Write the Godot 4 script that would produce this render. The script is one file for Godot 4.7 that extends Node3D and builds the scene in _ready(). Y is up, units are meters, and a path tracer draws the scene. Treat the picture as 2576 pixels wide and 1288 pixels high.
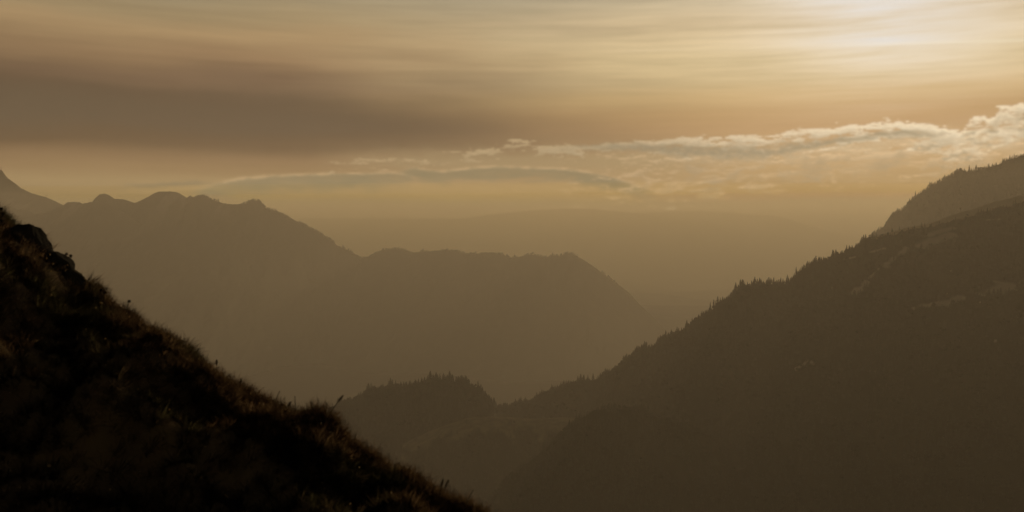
extends Node3D
# Evening in the mountains: a dark grassy hillside close by, hazy wooded slopes and ranges behind, veiled sun.
# Metres, y up. The camera looks along -Z from 900 m above the valley floor.

const PEAK_CREST: PackedVector3Array = [Vector3(-6337.1, 1130.2, -7500), Vector3(-5181.5, 1245.1, -7500), Vector3(-4664.1, 1216.4, -7500), Vector3(-4432.5, 1268.1, -7500), Vector3(-4316.4, 1308.3, -7500), Vector3(-4304.8, 1311.1, -7500), Vector3(-4274.2, 1268.1, -7500), Vector3(-4251.9, 1239.4, -7500), Vector3(-4206.6, 1207.8, -7500), Vector3(-4141.6, 1156.1, -7500), Vector3(-4053.3, 1113, -7500), Vector3(-3930.2, 1078.5, -7500), Vector3(-3841.7, 1038.2, -7500), Vector3(-3793.2, 1015.2, -7500), Vector3(-3653.2, 954.7, -7500), Vector3(-3375.7, 842.3, -7500), Vector3(-2945.8, 669.2, -7500), Vector3(-2313.4, 437.7, -7500)]
const LEFT_CREST: PackedVector3Array = [Vector3(-5736.3, 775.4, -6480), Vector3(-4851.7, 900, -6640), Vector3(-4275.7, 938.8, -6740), Vector3(-4063.6, 957.3, -6776), Vector3(-3920.7, 975.7, -6800), Vector3(-3884.6, 991.5, -6806), Vector3(-3855.8, 994.2, -6810.8), Vector3(-3801.3, 970.7, -6820), Vector3(-3734.2, 965.6, -6831.2), Vector3(-3669.8, 934.2, -6842), Vector3(-3574.8, 955.3, -6857.6), Vector3(-3518.3, 981.7, -6866.8), Vector3(-3471.6, 1002.9, -6874.4), Vector3(-3432, 1026.8, -6880.8), Vector3(-3356.1, 1027, -6893.2), Vector3(-3341.6, 1013.8, -6895.6), Vector3(-3309.8, 1008.6, -6900.8), Vector3(-3270.1, 1022, -6907.2), Vector3(-3260, 1032.6, -6908.8), Vector3(-3249.8, 1048.6, -6910.4), Vector3(-3212.1, 1085.8, -6916.4), Vector3(-3177.3, 1093.9, -6922), Vector3(-3135.5, 1078.2, -6928.8), Vector3(-3101.2, 1051.7, -6934.4), Vector3(-3039, 1049.3, -6944.4), Vector3(-2991.9, 1033.4, -6952), Vector3(-2952.1, 1020.2, -6958.4), Vector3(-2873.6, 1060.5, -6970.8), Vector3(-2794.8, 1106.3, -6983.2), Vector3(-2746.7, 1111.9, -6990.8), Vector3(-2648, 1109.7, -7006.4), Vector3(-2617.7, 1093.7, -7011.2), Vector3(-2579.9, 1072.4, -7017.2), Vector3(-2569.8, 1061.6, -7018.8), Vector3(-2543.9, 1086, -7022.8), Vector3(-2518.7, 1067.2, -7026.8), Vector3(-2490.3, 1083.5, -7031.2), Vector3(-2439.1, 1083.7, -7039.2), Vector3(-2400.9, 1059.6, -7045.2), Vector3(-2331.8, 1032.7, -7056), Vector3(-2259.7, 1014, -7067.2), Vector3(-2189.7, 1014.1, -7078), Vector3(-2129.9, 1017, -7087.2), Vector3(-2087.9, 1038.9, -7093.6), Vector3(-2048.7, 1044.5, -7099.6), Vector3(-2006.9, 1036.4, -7106), Vector3(-1973.5, 984.7, -7111.2), Vector3(-1876.6, 952, -7126), Vector3(-1774.2, 894.5, -7141.6), Vector3(-1671.2, 847.7, -7157.2), Vector3(-1567.9, 784.2, -7172.8), Vector3(-1466.5, 731.4, -7188), Vector3(-1423.9, 684.1, -7194.4), Vector3(-1394.4, 672.9, -7198.8), Vector3(-1343.3, 647.7, -7206.4), Vector3(-1278.7, 611.2, -7216), Vector3(-1184, 566, -7230), Vector3(-979.7, 452.5, -7260), Vector3(-565.2, 222.4, -7320), Vector3(0, -72.1, -7400), Vector3(579.5, -373.7, -7480)]
const SPUR_CREST: PackedVector3Array = [Vector3(-4268.3, 736, -7107.8), Vector3(-3866.1, 846.4, -6979.1), Vector3(-3572.7, 921.2, -6882.6), Vector3(-3412.5, 973.4, -6829), Vector3(-3286, 1009.4, -6786.1), Vector3(-3151.8, 1032, -6740), Vector3(-3032.4, 1002.9, -6698.2), Vector3(-2857.9, 920.4, -6636), Vector3(-2680.3, 819.2, -6571.7), Vector3(-2505.8, 699.7, -6507.3), Vector3(-2334.8, 527.8, -6443), Vector3(-2167.1, 309.5, -6378.7)]
const MIDDLE_CREST: PackedVector3Array = [Vector3(-1963.6, -571.4, -7446.4), Vector3(-1710, -182.1, -7365.3), Vector3(-1462.4, 225.7, -7284.2), Vector3(-1295.6, 510.3, -7228.4), Vector3(-1212.2, 586.8, -7200), Vector3(-1144.7, 593.4, -7176.7), Vector3(-1086.1, 627.3, -7156.4), Vector3(-1019.2, 650.2, -7133.1), Vector3(-952.9, 656.5, -7109.8), Vector3(-852.8, 649.6, -7074.3), Vector3(-784.8, 631.4, -7049.9), Vector3(-677.9, 638.3, -7011.4), Vector3(-591.4, 647.5, -6980), Vector3(-505.8, 654, -6948.6), Vector3(-429.1, 644.3, -6920.2), Vector3(-334.2, 621.8, -6884.7), Vector3(-232.1, 636.5, -6846.2), Vector3(-139, 637.9, -6810.7), Vector3(-75.8, 625.7, -6786.3), Vector3(-15.6, 603.2, -6763), Vector3(54.5, 609.6, -6735.6), Vector3(144.5, 629.2, -6700.2), Vector3(203.2, 617.3, -6676.8), Vector3(253.9, 605.3, -6656.6), Vector3(291.7, 629, -6641.4), Vector3(341.8, 617.1, -6621.1), Vector3(418.8, 641.3, -6589.6), Vector3(465.7, 629.4, -6570.4), Vector3(541.8, 585.3, -6539), Vector3(617.1, 534.1, -6507.5), Vector3(665.4, 497.6, -6487.2), Vector3(739.6, 444.7, -6455.8), Vector3(850.8, 361.3, -6408.2), Vector3(923.4, 277.6, -6376.7), Vector3(1011.4, 195.3, -6338.2), Vector3(1075.7, 125, -6309.8), Vector3(1209.2, -18.2, -6250), Vector3(1429.7, -218.9, -6148.6)]
const FAR_CREST: PackedVector3Array = [Vector3(-12534, 422.9, -15500), Vector3(-8949.9, 542.3, -15500), Vector3(-6562.2, 602, -15500), Vector3(-4771.3, 691.4, -15500), Vector3(-3577.8, 768.9, -15500), Vector3(-2086.4, 870.2, -15500), Vector3(-1174.4, 870.2, -15500), Vector3(-655.6, 923.8, -15500), Vector3(-298, 977.4, -15500), Vector3(119.2, 1019.1, -15500), Vector3(595.8, 1054.8, -15500), Vector3(1072.4, 1072.6, -15500), Vector3(1513.4, 1054.8, -15500), Vector3(1787.6, 1025, -15500), Vector3(2097.7, 995.3, -15500), Vector3(2741.8, 923.8, -15500), Vector3(3231, 870.2, -15500), Vector3(3505.6, 828.5, -15500), Vector3(3739, 745.1, -15500), Vector3(3972.7, 643.7, -15500), Vector3(4206.8, 512.5, -15500), Vector3(4537.6, 303.5, -15500), Vector3(4959.6, 4.5, -15500), Vector3(5683.1, -414.9, -15500)]
const FARTHEST_CREST: PackedVector3Array = [Vector3(-19221.6, 615.5, -18500), Vector3(-10676.1, 722.2, -18500), Vector3(-4980.1, 900, -18500), Vector3(0, 900, -18500), Vector3(1422.7, 971.1, -18500), Vector3(2845, 1027.9, -18500), Vector3(3911.6, 1056.3, -18500), Vector3(4680.1, 1013.7, -18500), Vector3(4986.4, 971.1, -18500), Vector3(5342.1, 971.1, -18500), Vector3(5648.4, 935.5, -18500), Vector3(5841.5, 864.5, -18500), Vector3(6120.4, 764.9, -18500), Vector3(6534.9, 644, -18500), Vector3(6978.1, 530.1, -18500), Vector3(8548.5, 330.6, -18500), Vector3(11401.7, 188, -18500), Vector3(16384.6, 330.6, -18500)]
const BASIN_CREST: PackedVector3Array = [Vector3(1396.5, -421.8, -9500), Vector3(1652.5, -255.7, -9500), Vector3(1860.5, -93.6, -9500), Vector3(1914.9, -16.3, -9500), Vector3(1988, 9.5, -9500), Vector3(2057.8, 2.1, -9500), Vector3(2238.2, -71.5, -9500), Vector3(2570.8, -274.1, -9500), Vector3(3310.1, -606.6, -9500)]
const UPPER_CREST: PackedVector3Array = [Vector3(1261.1, 362.4, -4349.6), Vector3(1455.9, 552.9, -4287.5), Vector3(1600.7, 720.5, -4239.7), Vector3(1718.1, 832.2, -4200), Vector3(1761.3, 867.8, -4185.2), Vector3(1787.2, 916, -4176.1), Vector3(1825.9, 936.8, -4162.7), Vector3(1877.3, 997, -4144.6), Vector3(1929.8, 1039.3, -4125.9), Vector3(1982, 1071.7, -4107.3), Vector3(2028.2, 1100.8, -4090.6), Vector3(2041.2, 1117.7, -4085.8), Vector3(2058.3, 1122.1, -4079.6), Vector3(2079.6, 1113.9, -4071.9), Vector3(2134.4, 1123.7, -4051.9), Vector3(2199.9, 1143.9, -4027.5), Vector3(2234, 1161.5, -4014.6), Vector3(2295.4, 1182.8, -3991.2), Vector3(2478.2, 1230.1, -3919.5), Vector3(2765.6, 1256.3, -3800), Vector3(3179.1, 1245.2, -3608.8)]
const SLOPE_CREST: PackedVector3Array = [Vector3(-189, 324, -2433.2), Vector3(-113, 368.7, -2425.1), Vector3(-49.7, 379.6, -2418.3), Vector3(-16.9, 385.1, -2414.7), Vector3(19.6, 391.6, -2410.7), Vector3(56, 403.7, -2406.8), Vector3(77.4, 417.4, -2404.4), Vector3(106.1, 429.3, -2401.2), Vector3(127.4, 437.2, -2398.9), Vector3(149.6, 449.9, -2396.5), Vector3(199.2, 458.4, -2391), Vector3(235, 466.6, -2387), Vector3(270.5, 485.9, -2383), Vector3(302.2, 513.4, -2379.4), Vector3(326.6, 532.3, -2376.7), Vector3(341, 545.5, -2375.1), Vector3(369, 551.5, -2371.9), Vector3(396.7, 572.3, -2368.7), Vector3(424.5, 586.5, -2365.6), Vector3(459.3, 602.6, -2361.6), Vector3(476.1, 617.5, -2359.7), Vector3(493.8, 631.5, -2357.6), Vector3(514.1, 646.4, -2355.3), Vector3(537.9, 660.3, -2352.5), Vector3(554.6, 675.1, -2350.6), Vector3(575.6, 684.4, -2348.2), Vector3(585.2, 699.1, -2347), Vector3(609.6, 713.8, -2344.2), Vector3(636.7, 724, -2341), Vector3(669.9, 725.2, -2337.1), Vector3(703.9, 722.8, -2333.2), Vector3(717.8, 726.6, -2331.5), Vector3(737.6, 733.9, -2329.2), Vector3(744.4, 747.5, -2328.4), Vector3(777.6, 776.5, -2324.4), Vector3(804.2, 788.3, -2321.2), Vector3(837.5, 795.6, -2317.3), Vector3(843.4, 801.9, -2316.6), Vector3(869.7, 812.8, -2313.4), Vector3(899.3, 826.2, -2309.8), Vector3(919.3, 844.1, -2307.4), Vector3(936.2, 848.6, -2305.4), Vector3(981.5, 863.7, -2299.8), Vector3(1024.1, 876.2, -2294.6), Vector3(1072.3, 885.9, -2288.7), Vector3(1136.5, 910.5, -2280.8), Vector3(1184, 925.3, -2274.9), Vector3(1231.1, 941.8, -2269), Vector3(1302.2, 960.7, -2260), Vector3(1421.6, 1001.6, -2244.7), Vector3(1539.2, 1036.7, -2229.4), Vector3(1769.7, 1076.8, -2198.9)]
const KNOLL_CREST: PackedVector3Array = [Vector3(-571.9, 346.5, -2300), Vector3(-517.9, 387.1, -2300), Vector3(-482, 405.1, -2300), Vector3(-437.2, 418.6, -2300), Vector3(-401.5, 429.4, -2300), Vector3(-374.6, 445.5, -2300), Vector3(-347.8, 454.5, -2300), Vector3(-312.1, 459.9, -2300), Vector3(-267.5, 463.5, -2300), Vector3(-240.7, 465.3, -2300), Vector3(-212.2, 476.1, -2300), Vector3(-187.2, 478.8, -2300), Vector3(-151.5, 474.3, -2300), Vector3(-120.4, 470.7, -2300), Vector3(-98.1, 459.9, -2300), Vector3(-80.3, 445.5, -2300), Vector3(-62.5, 425.8, -2300), Vector3(-40.2, 404.2, -2300), Vector3(0, 373.6, -2300), Vector3(53.6, 337.5, -2300)]
const MEADOW_CREST: PackedVector3Array = [Vector3(-258.7, 366.8, -2080), Vector3(-193.9, 397.8, -2080), Vector3(-137.3, 417.4, -2080), Vector3(-109, 427.2, -2080), Vector3(-80.8, 430.4, -2080), Vector3(-16.2, 430.4, -2080), Vector3(48.5, 426.4, -2080), Vector3(121.1, 429.6, -2080), Vector3(201.9, 424.7, -2080), Vector3(282.7, 411.7, -2080), Vector3(363.7, 391.3, -2080)]
const FRONT_CREST: PackedVector3Array = [Vector3(-144.5, 243.8, -1680), Vector3(-78.7, 323.7, -1680), Vector3(-32.7, 376.8, -1680), Vector3(0, 409.9, -1680), Vector3(39.2, 439.6, -1680), Vector3(65.3, 461.4, -1680), Vector3(84.9, 479.9, -1680), Vector3(102.5, 495.7, -1680), Vector3(120, 511.5, -1680), Vector3(140.2, 522.7, -1680), Vector3(155.2, 533.9, -1680), Vector3(175.4, 535.9, -1680), Vector3(198.2, 536.6, -1679.6), Vector3(220.5, 536.7, -1676.1), Vector3(240.3, 531.5, -1673), Vector3(278.3, 522.4, -1667), Vector3(353.7, 497.8, -1655), Vector3(446.6, 452.5, -1640), Vector3(531.9, 409.9, -1516), Vector3(624, 375.3, -1330)]
const HILL_CREST: PackedVector3Array = [Vector3(-10.25, 901.99, -12.2), Vector3(-8.51, 901.06, -11.69), Vector3(-7.13, 900.34, -11.26), Vector3(-6.66, 900.08, -11.1), Vector3(-6.35, 899.89, -11), Vector3(-6.29, 899.81, -10.98), Vector3(-6.22, 899.78, -10.96), Vector3(-6.03, 899.73, -10.89), Vector3(-5.89, 899.67, -10.85), Vector3(-5.78, 899.58, -10.81), Vector3(-5.69, 899.52, -10.78), Vector3(-5.51, 899.42, -10.72), Vector3(-5.41, 899.36, -10.68), Vector3(-5.32, 899.29, -10.65), Vector3(-5.23, 899.21, -10.62), Vector3(-5.15, 899.13, -10.59), Vector3(-5.03, 899.04, -10.55), Vector3(-4.88, 898.96, -10.49), Vector3(-4.81, 898.87, -10.47), Vector3(-4.66, 898.81, -10.41), Vector3(-4.51, 898.74, -10.36), Vector3(-4.38, 898.63, -10.31), Vector3(-4.22, 898.6, -10.25), Vector3(-4.08, 898.51, -10.2), Vector3(-3.97, 898.44, -10.16), Vector3(-3.87, 898.41, -10.12), Vector3(-3.76, 898.36, -10.08), Vector3(-3.62, 898.25, -10.03), Vector3(-3.54, 898.17, -10), Vector3(-3.42, 898.1, -9.95), Vector3(-3.3, 898.11, -9.9), Vector3(-3.16, 898.08, -9.85), Vector3(-3.03, 898, -9.79), Vector3(-2.91, 897.91, -9.75), Vector3(-2.8, 897.83, -9.7), Vector3(-2.67, 897.8, -9.65), Vector3(-2.52, 897.77, -9.59), Vector3(-2.43, 897.74, -9.55), Vector3(-2.31, 897.74, -9.5), Vector3(-2.18, 897.76, -9.45), Vector3(-2.06, 897.77, -9.4), Vector3(-1.98, 897.72, -9.36), Vector3(-1.89, 897.63, -9.32), Vector3(-1.81, 897.57, -9.29), Vector3(-1.66, 897.46, -9.22), Vector3(-1.51, 897.38, -9.16), Vector3(-1.35, 897.3, -9.08), Vector3(-1.19, 897.23, -9.01), Vector3(-1.02, 897.17, -8.93), Vector3(-0.89, 897.11, -8.87), Vector3(-0.71, 897.08, -8.78), Vector3(-0.57, 897.03, -8.72), Vector3(-0.44, 896.97, -8.65), Vector3(-0.13, 896.84, -8.5), Vector3(0.32, 896.67, -8.26), Vector3(1.21, 896.38, -7.74), Vector3(1.99, 896.16, -7.23)]
const STALKS = [["round", Vector3(-6.32, 900.12, -10.99), Vector3(-6.3, 899.97, -10.99)], ["round", Vector3(-6.3, 900.05, -10.99), Vector3(-6.27, 899.92, -10.99)], ["round", Vector3(-5.88, 899.91, -10.85), Vector3(-5.91, 899.79, -10.85)], ["stem", Vector3(-5.63, 899.73, -10.76), Vector3(-5.65, 899.61, -10.76)], ["round", Vector3(-5.36, 899.57, -10.66), Vector3(-5.4, 899.47, -10.66)], ["round", Vector3(-5.3, 899.55, -10.64), Vector3(-5.33, 899.42, -10.64)], ["round", Vector3(-4.87, 899.15, -10.49), Vector3(-4.92, 899.08, -10.49)], ["round", Vector3(-4.82, 899.12, -10.47), Vector3(-4.84, 899, -10.47)], ["round", Vector3(-4.48, 899.03, -10.35), Vector3(-4.54, 898.91, -10.35)], ["stem", Vector3(-3.98, 898.74, -10.16), Vector3(-4.01, 898.59, -10.16)], ["stem", Vector3(-3.92, 898.72, -10.14), Vector3(-3.96, 898.57, -10.14)], ["seed", Vector3(-3.32, 898.4, -9.91), Vector3(-3.33, 898.24, -9.91)], ["seed", Vector3(-3.01, 898.21, -9.79), Vector3(-3.04, 898.12, -9.79)], ["stem", Vector3(-2.53, 898.12, -9.59), Vector3(-2.63, 897.93, -9.59)], ["stem", Vector3(-2.35, 898.08, -9.52), Vector3(-2.34, 897.87, -9.52)], ["seed", Vector3(-2.41, 898, -9.55), Vector3(-2.46, 897.87, -9.55)], ["seed", Vector3(-1.81, 898.1, -9.29), Vector3(-1.98, 897.89, -9.29)], ["seed", Vector3(-0.7, 897.35, -8.78), Vector3(-0.74, 897.2, -8.78)], ["seed", Vector3(-0.65, 897.35, -8.76), Vector3(-0.72, 897.2, -8.76)], ["stem", Vector3(-0.38, 897.33, -8.62), Vector3(-0.48, 897.13, -8.62)]]
const ROCKS = [[Vector3(-5.91, 899.69, -10.76), 0.25, 0.25], [Vector3(-5.6, 899.53, -10.65), 0.1, 0.09], [Vector3(-5.4, 899.41, -10.58), 0.17, 0.16], [Vector3(-5.2, 899.26, -10.51), 0.11, 0.14], [Vector3(-6.25, 899.87, -10.87), 0.08, 0.1]]
const CLEARINGS = [[Vector3(862, 795, -2284), Vector3(943, 824, -2247), 5], [Vector3(829, 733, -2118), Vector3(911, 787, -2170), 5], [Vector3(908, 784, -2160), Vector3(986, 825, -2208), 9], [Vector3(1010, 830, -2204), Vector3(1096, 862, -2208), 14], [Vector3(1053, 857, -2243), Vector3(1108, 876, -2233), 12], [Vector3(812, 721, -2105), Vector3(852, 749, -2115), 6], [Vector3(774, 711, -2145), Vector3(796, 727, -2160), 7], [Vector3(868, 705, -1905), Vector3(925, 720, -1901), 5], [Vector3(912, 714, -1890), Vector3(964, 732, -1900), 8], [Vector3(1002, 739, -1861), Vector3(1054, 759, -1872), 12], [Vector3(1046, 753, -1858), Vector3(1083, 770, -1872), 6], [Vector3(1182, 896, -2212), Vector3(1213, 900, -2190), 4], [Vector3(929, 665, -1668), Vector3(963, 675, -1660), 4], [Vector3(675, 590, -1798), Vector3(713, 598, -1736), 6], [Vector3(576, 551, -1907), Vector3(635, 595, -1886), 3]]
const MAST = [Vector3(-4307.8, 1308.3, -7500), 35]
const PYLON = [Vector3(-3927.3, 1077, -7500), 23]
const BAND_TOP: PackedVector2Array = [Vector2(-10.85, 3.66), Vector2(-8.93, 4), Vector2(-6.56, 4.14), Vector2(-4.38, 4.3), Vector2(-2.19, 4.51), Vector2(-0.88, 4.68), Vector2(0, 5.03), Vector2(0.77, 5.07), Vector2(1.54, 4.86), Vector2(3.07, 4.72), Vector2(5.47, 4.84), Vector2(7.64, 5.03), Vector2(10.84, 5.05), Vector2(12.94, 5.16), Vector2(15.01, 5.22), Vector2(16.43, 5.24), Vector2(17.83, 5.55), Vector2(19.01, 5.52), Vector2(19.99, 5.65), Vector2(21.33, 5.5), Vector2(22.28, 5.66), Vector2(22.83, 5.8), Vector2(23.58, 5.7), Vector2(24.68, 5.44), Vector2(26.46, 5.17), Vector2(26.99, 5.34), Vector2(27.5, 5.71), Vector2(28.18, 5.72), Vector2(28.68, 6.16), Vector2(29.18, 6.25), Vector2(29.84, 6.43), Vector2(33.02, 6.76), Vector2(38.75, 6.46), Vector2(49.85, 4.79)]
const BAND_SHADE: PackedVector2Array = [Vector2(0, 4.38), Vector2(4.38, 4.63), Vector2(8.72, 4.54), Vector2(10.85, 4.3), Vector2(13.99, 4.12), Vector2(16.45, 4.1), Vector2(18.44, 4.47), Vector2(20, 4.77), Vector2(21.91, 4.91), Vector2(23.59, 5.13), Vector2(25.05, 4.91)]
const CAP_A: PackedVector2Array = [Vector2(-20.24, 1.53), Vector2(-19.46, 1.8), Vector2(-18.67, 2.06), Vector2(-17.07, 2.46), Vector2(-15.45, 2.62), Vector2(-14.01, 2.73), Vector2(-10.86, 2.85), Vector2(-8.73, 2.91), Vector2(-7.97, 2.98), Vector2(-7.22, 2.9), Vector2(-6.46, 2.7), Vector2(-5.74, 2.36)]
const CAP_B: PackedVector2Array = [Vector2(-7.65, 2.78), Vector2(-7.17, 3.11), Vector2(-6.3, 3.27), Vector2(-5.48, 3.12), Vector2(-4.39, 3.06), Vector2(-3.62, 3.15), Vector2(-2.2, 3.29), Vector2(-0.88, 3.36), Vector2(1.1, 3.27), Vector2(3.29, 3.22), Vector2(4.83, 3), Vector2(6.57, 2.62), Vector2(7.65, 2.29), Vector2(8.73, 1.91), Vector2(10.02, 1.41)]
const STREAK: PackedVector2Array = [Vector2(-24.2, 1.68), Vector2(-23.27, 1.94), Vector2(-22.15, 1.91), Vector2(-21, 2.05), Vector2(-19.65, 2.15)]
const TRAIL: PackedVector2Array = [Vector2(5.23, 10.52), Vector2(10.8, 10.5), Vector2(18.95, 10.36), Vector2(24.59, 10.1), Vector2(29.77, 9.81), Vector2(37.32, 9.29)]
const FIELD: PackedVector2Array = [Vector2(5.48, 3.06), Vector2(8.73, 3.04), Vector2(12.96, 2.99), Vector2(17.06, 2.98), Vector2(20.99, 3.07), Vector2(24.72, 2.79), Vector2(28.24, 2.71), Vector2(33.11, 2.94)]
const MARKS: PackedVector2Array = [Vector2(22.72, 12.37), Vector2(0, 0), Vector2(-29.84, 6.43), Vector2(-17, 8.1), Vector2(-29.88, 4.74), Vector2(30.02, -2.1)]

const SUN_BEARING := 22.5   # degrees to the right of -Z
const SUN_HEIGHT := 13.0    # degrees above the horizon

var used := {}
var rng := RandomNumberGenerator.new()

# ------------------------------------------------------------------ helpers

func noise(sd: int, freq: float, oct := 4, kind := FastNoiseLite.TYPE_SIMPLEX_SMOOTH, fract := FastNoiseLite.FRACTAL_FBM) -> FastNoiseLite:
	var n := FastNoiseLite.new()
	n.seed = sd
	n.noise_type = kind
	n.frequency = freq
	n.fractal_type = fract
	n.fractal_octaves = oct
	return n

func numbered(called: String) -> String:
	var k: int = used.get(called, 0)
	used[called] = k + 1
	return called if k == 0 else "%s_%03d" % [called, k]

func tag(o: Node, label: String, category := "", group := "", kind := "") -> Node:
	if label: o.set_meta("label", label)
	if category: o.set_meta("category", category)
	if group: o.set_meta("group", group)
	if kind: o.set_meta("kind", kind)
	return o

func mesh_node(called: String, m: Mesh, mat: Material, parent: Node = self) -> MeshInstance3D:
	var o := MeshInstance3D.new()
	o.name = numbered(called) if parent == self else called
	o.mesh = m
	if mat: o.material_override = mat
	parent.add_child(o, true)
	return o

func thing(called: String, at: Vector3) -> Node3D:
	var o := Node3D.new()
	o.name = numbered(called)
	add_child(o, true)
	o.position = at
	return o

func matte(c: Color, rough := 0.95) -> StandardMaterial3D:
	var m := StandardMaterial3D.new()
	m.albedo_color = c.linear_to_srgb()
	m.roughness = rough
	m.metallic_specular = 0.25
	return m

func tinted(rough := 0.95, spec := 0.2) -> StandardMaterial3D:
	var m := StandardMaterial3D.new()
	m.vertex_color_use_as_albedo = true
	m.roughness = rough
	m.metallic_specular = spec
	return m

# A grid of points (rows of columns) as a smooth mesh.
func grid_mesh(p: PackedVector3Array, cols: int, rows: int, colours: PackedColorArray) -> ArrayMesh:
	var nrm := PackedVector3Array()
	nrm.resize(p.size())
	for r in rows:
		for c in cols:
			var i := r * cols + c
			var dx := p[r * cols + mini(c + 1, cols - 1)] - p[r * cols + maxi(c - 1, 0)]
			var dz := p[mini(r + 1, rows - 1) * cols + c] - p[maxi(r - 1, 0) * cols + c]
			var n := dz.cross(dx)
			nrm[i] = (n if n.y > 0 else -n).normalized()
	var idx := PackedInt32Array()
	idx.resize((cols - 1) * (rows - 1) * 6)
	var k := 0
	for r in rows - 1:
		for c in cols - 1:
			var a := r * cols + c
			for v: int in [a, a + 1, a + cols, a + 1, a + cols + 1, a + cols]:
				idx[k] = v
				k += 1
	var arrays := []
	arrays.resize(Mesh.ARRAY_MAX)
	arrays[Mesh.ARRAY_VERTEX] = p
	arrays[Mesh.ARRAY_NORMAL] = nrm
	arrays[Mesh.ARRAY_COLOR] = colours
	arrays[Mesh.ARRAY_INDEX] = idx
	var m := ArrayMesh.new()
	m.add_surface_from_arrays(Mesh.PRIMITIVE_TRIANGLES, arrays)
	return m

# height of a line of (bearing, height) points at a bearing
func along(l: PackedVector2Array, a: float) -> float:
	if a <= l[0].x: return l[0].y
	for i in l.size() - 1:
		if a <= l[i + 1].x:
			return lerpf(l[i].y, l[i + 1].y, (a - l[i].x) / (l[i + 1].x - l[i].x))
	return l[l.size() - 1].y

# ------------------------------------------------------------------ ridges

class Ridge:
	var c: PackedVector3Array
	var far := PackedFloat32Array()
	var length := 0.0
	var dir := Vector2(0, 1)
	var steep := 0.7      # fall at the crest
	var fall := 0.5       # fall further down
	var ease := 80.0
	var back_fall := 0.8
	var amp := 30.0       # depth of the gullies
	var gully_width := 260.0
	var crag := 0.0
	var n_gully: FastNoiseLite
	var n_fine: FastNoiseLite
	var broad := PackedFloat32Array()   # heights of the crest evened out, for the flanks
	func setup(crest_points: PackedVector3Array, toward: Vector2, seed_: int) -> Ridge:
		c = crest_points
		dir = toward.normalized()
		far.append(0.0)
		for i in c.size() - 1:
			length += c[i].distance_to(c[i + 1])
			far.append(length)
		n_gully = FastNoiseLite.new()
		n_gully.seed = seed_
		n_gully.noise_type = FastNoiseLite.TYPE_SIMPLEX_SMOOTH
		n_gully.frequency = 1.0
		n_gully.fractal_type = FastNoiseLite.FRACTAL_FBM
		n_gully.fractal_octaves = 5
		n_fine = n_gully.duplicate()
		n_fine.seed = seed_ + 7
		var fine := PackedFloat32Array()
		for i in 401: fine.append(crest(i / 400.0).y)
		for pass_ in 2:
			var next := PackedFloat32Array()
			for i in 401:
				var sum := 0.0
				for k in range(-26, 27): sum += fine[clampi(i + k, 0, 400)]
				next.append(sum / 53.0)
			fine = next
		broad = fine
		return self
	func crest(s: float) -> Vector3:
		var w := clampf(s, 0, 1) * length
		var i := clampi(far.bsearch(w) - 1, 0, c.size() - 2)
		var k := (w - far[i]) / maxf(far[i + 1] - far[i], 0.001)
		var a := c[maxi(i - 1, 0)]
		var b := c[mini(i + 2, c.size() - 1)]
		var soft := c[i].cubic_interpolate(c[i + 1], a, b, k)
		return soft.lerp(c[i].lerp(c[i + 1], k), 0.6)
	func at(s: float, t: float) -> Vector3:
		var b := crest(s)
		var w := s * length
		var d := absf(t)
		var drop := (fall * d + (steep - fall) * ease * (1.0 - exp(-d / ease))) if t >= 0 else back_fall * d
		var grow := smoothstep(0.0, gully_width * 0.9, d)
		var i0 := clampi(int(s * 400.0), 0, 399)
		b.y = lerpf(b.y, minf(lerpf(broad[i0], broad[i0 + 1], s * 400.0 - i0), b.y + drop * 0.3), smoothstep(0.0, gully_width * 1.6, d))
		var g := n_gully.get_noise_2d(w / gully_width, t / gully_width * 0.35)
		var h := -absf(g) * 2.0 * amp * grow + amp * 0.5 * grow
		h += n_fine.get_noise_2d(w / 60.0, t / 90.0) * amp * 0.16 * smoothstep(0.0, 40.0, d)
		h += n_fine.get_noise_2d(w / 22.0, 3.7 + t / 40.0) * crag
		return Vector3(b.x + dir.x * t, b.y - drop + h, b.z + dir.y * t)
	func s_at_x(x: float) -> float:
		for i in c.size() - 1:
			if x <= c[i + 1].x:
				return (far[i] + (far[i + 1] - far[i]) * clampf((x - c[i].x) / maxf(c[i + 1].x - c[i].x, 0.001), 0, 1)) / length
		return 1.0

func ridge_mesh(r: Ridge, cols: int, front: float, rows: int, back: float, back_rows: int, colour: Callable) -> ArrayMesh:
	var p := PackedVector3Array()
	var q := PackedColorArray()
	for j in rows + back_rows + 1:
		var t := 0.0
		if j < back_rows:
			t = -back * pow(float(back_rows - j) / back_rows, 1.6)
		else:
			t = front * pow(float(j - back_rows) / rows, 1.45)
		for i in cols:
			var s := float(i) / (cols - 1)
			var v := r.at(s, t)
			v.y = maxf(v.y, -40.0)
			p.append(v)
			q.append(colour.call(v, s, t))
	return grid_mesh(p, cols, rows + back_rows + 1, q)

func blend(a: Color, b: Color, k: float) -> Color:
	return a.lerp(b, clampf(k, 0, 1))

# ------------------------------------------------------------------ the sky: air and clouds by bearing and height

var n_streak: FastNoiseLite
var n_fine: FastNoiseLite
var n_bulk: FastNoiseLite
var n_lump: FastNoiseLite

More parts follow.
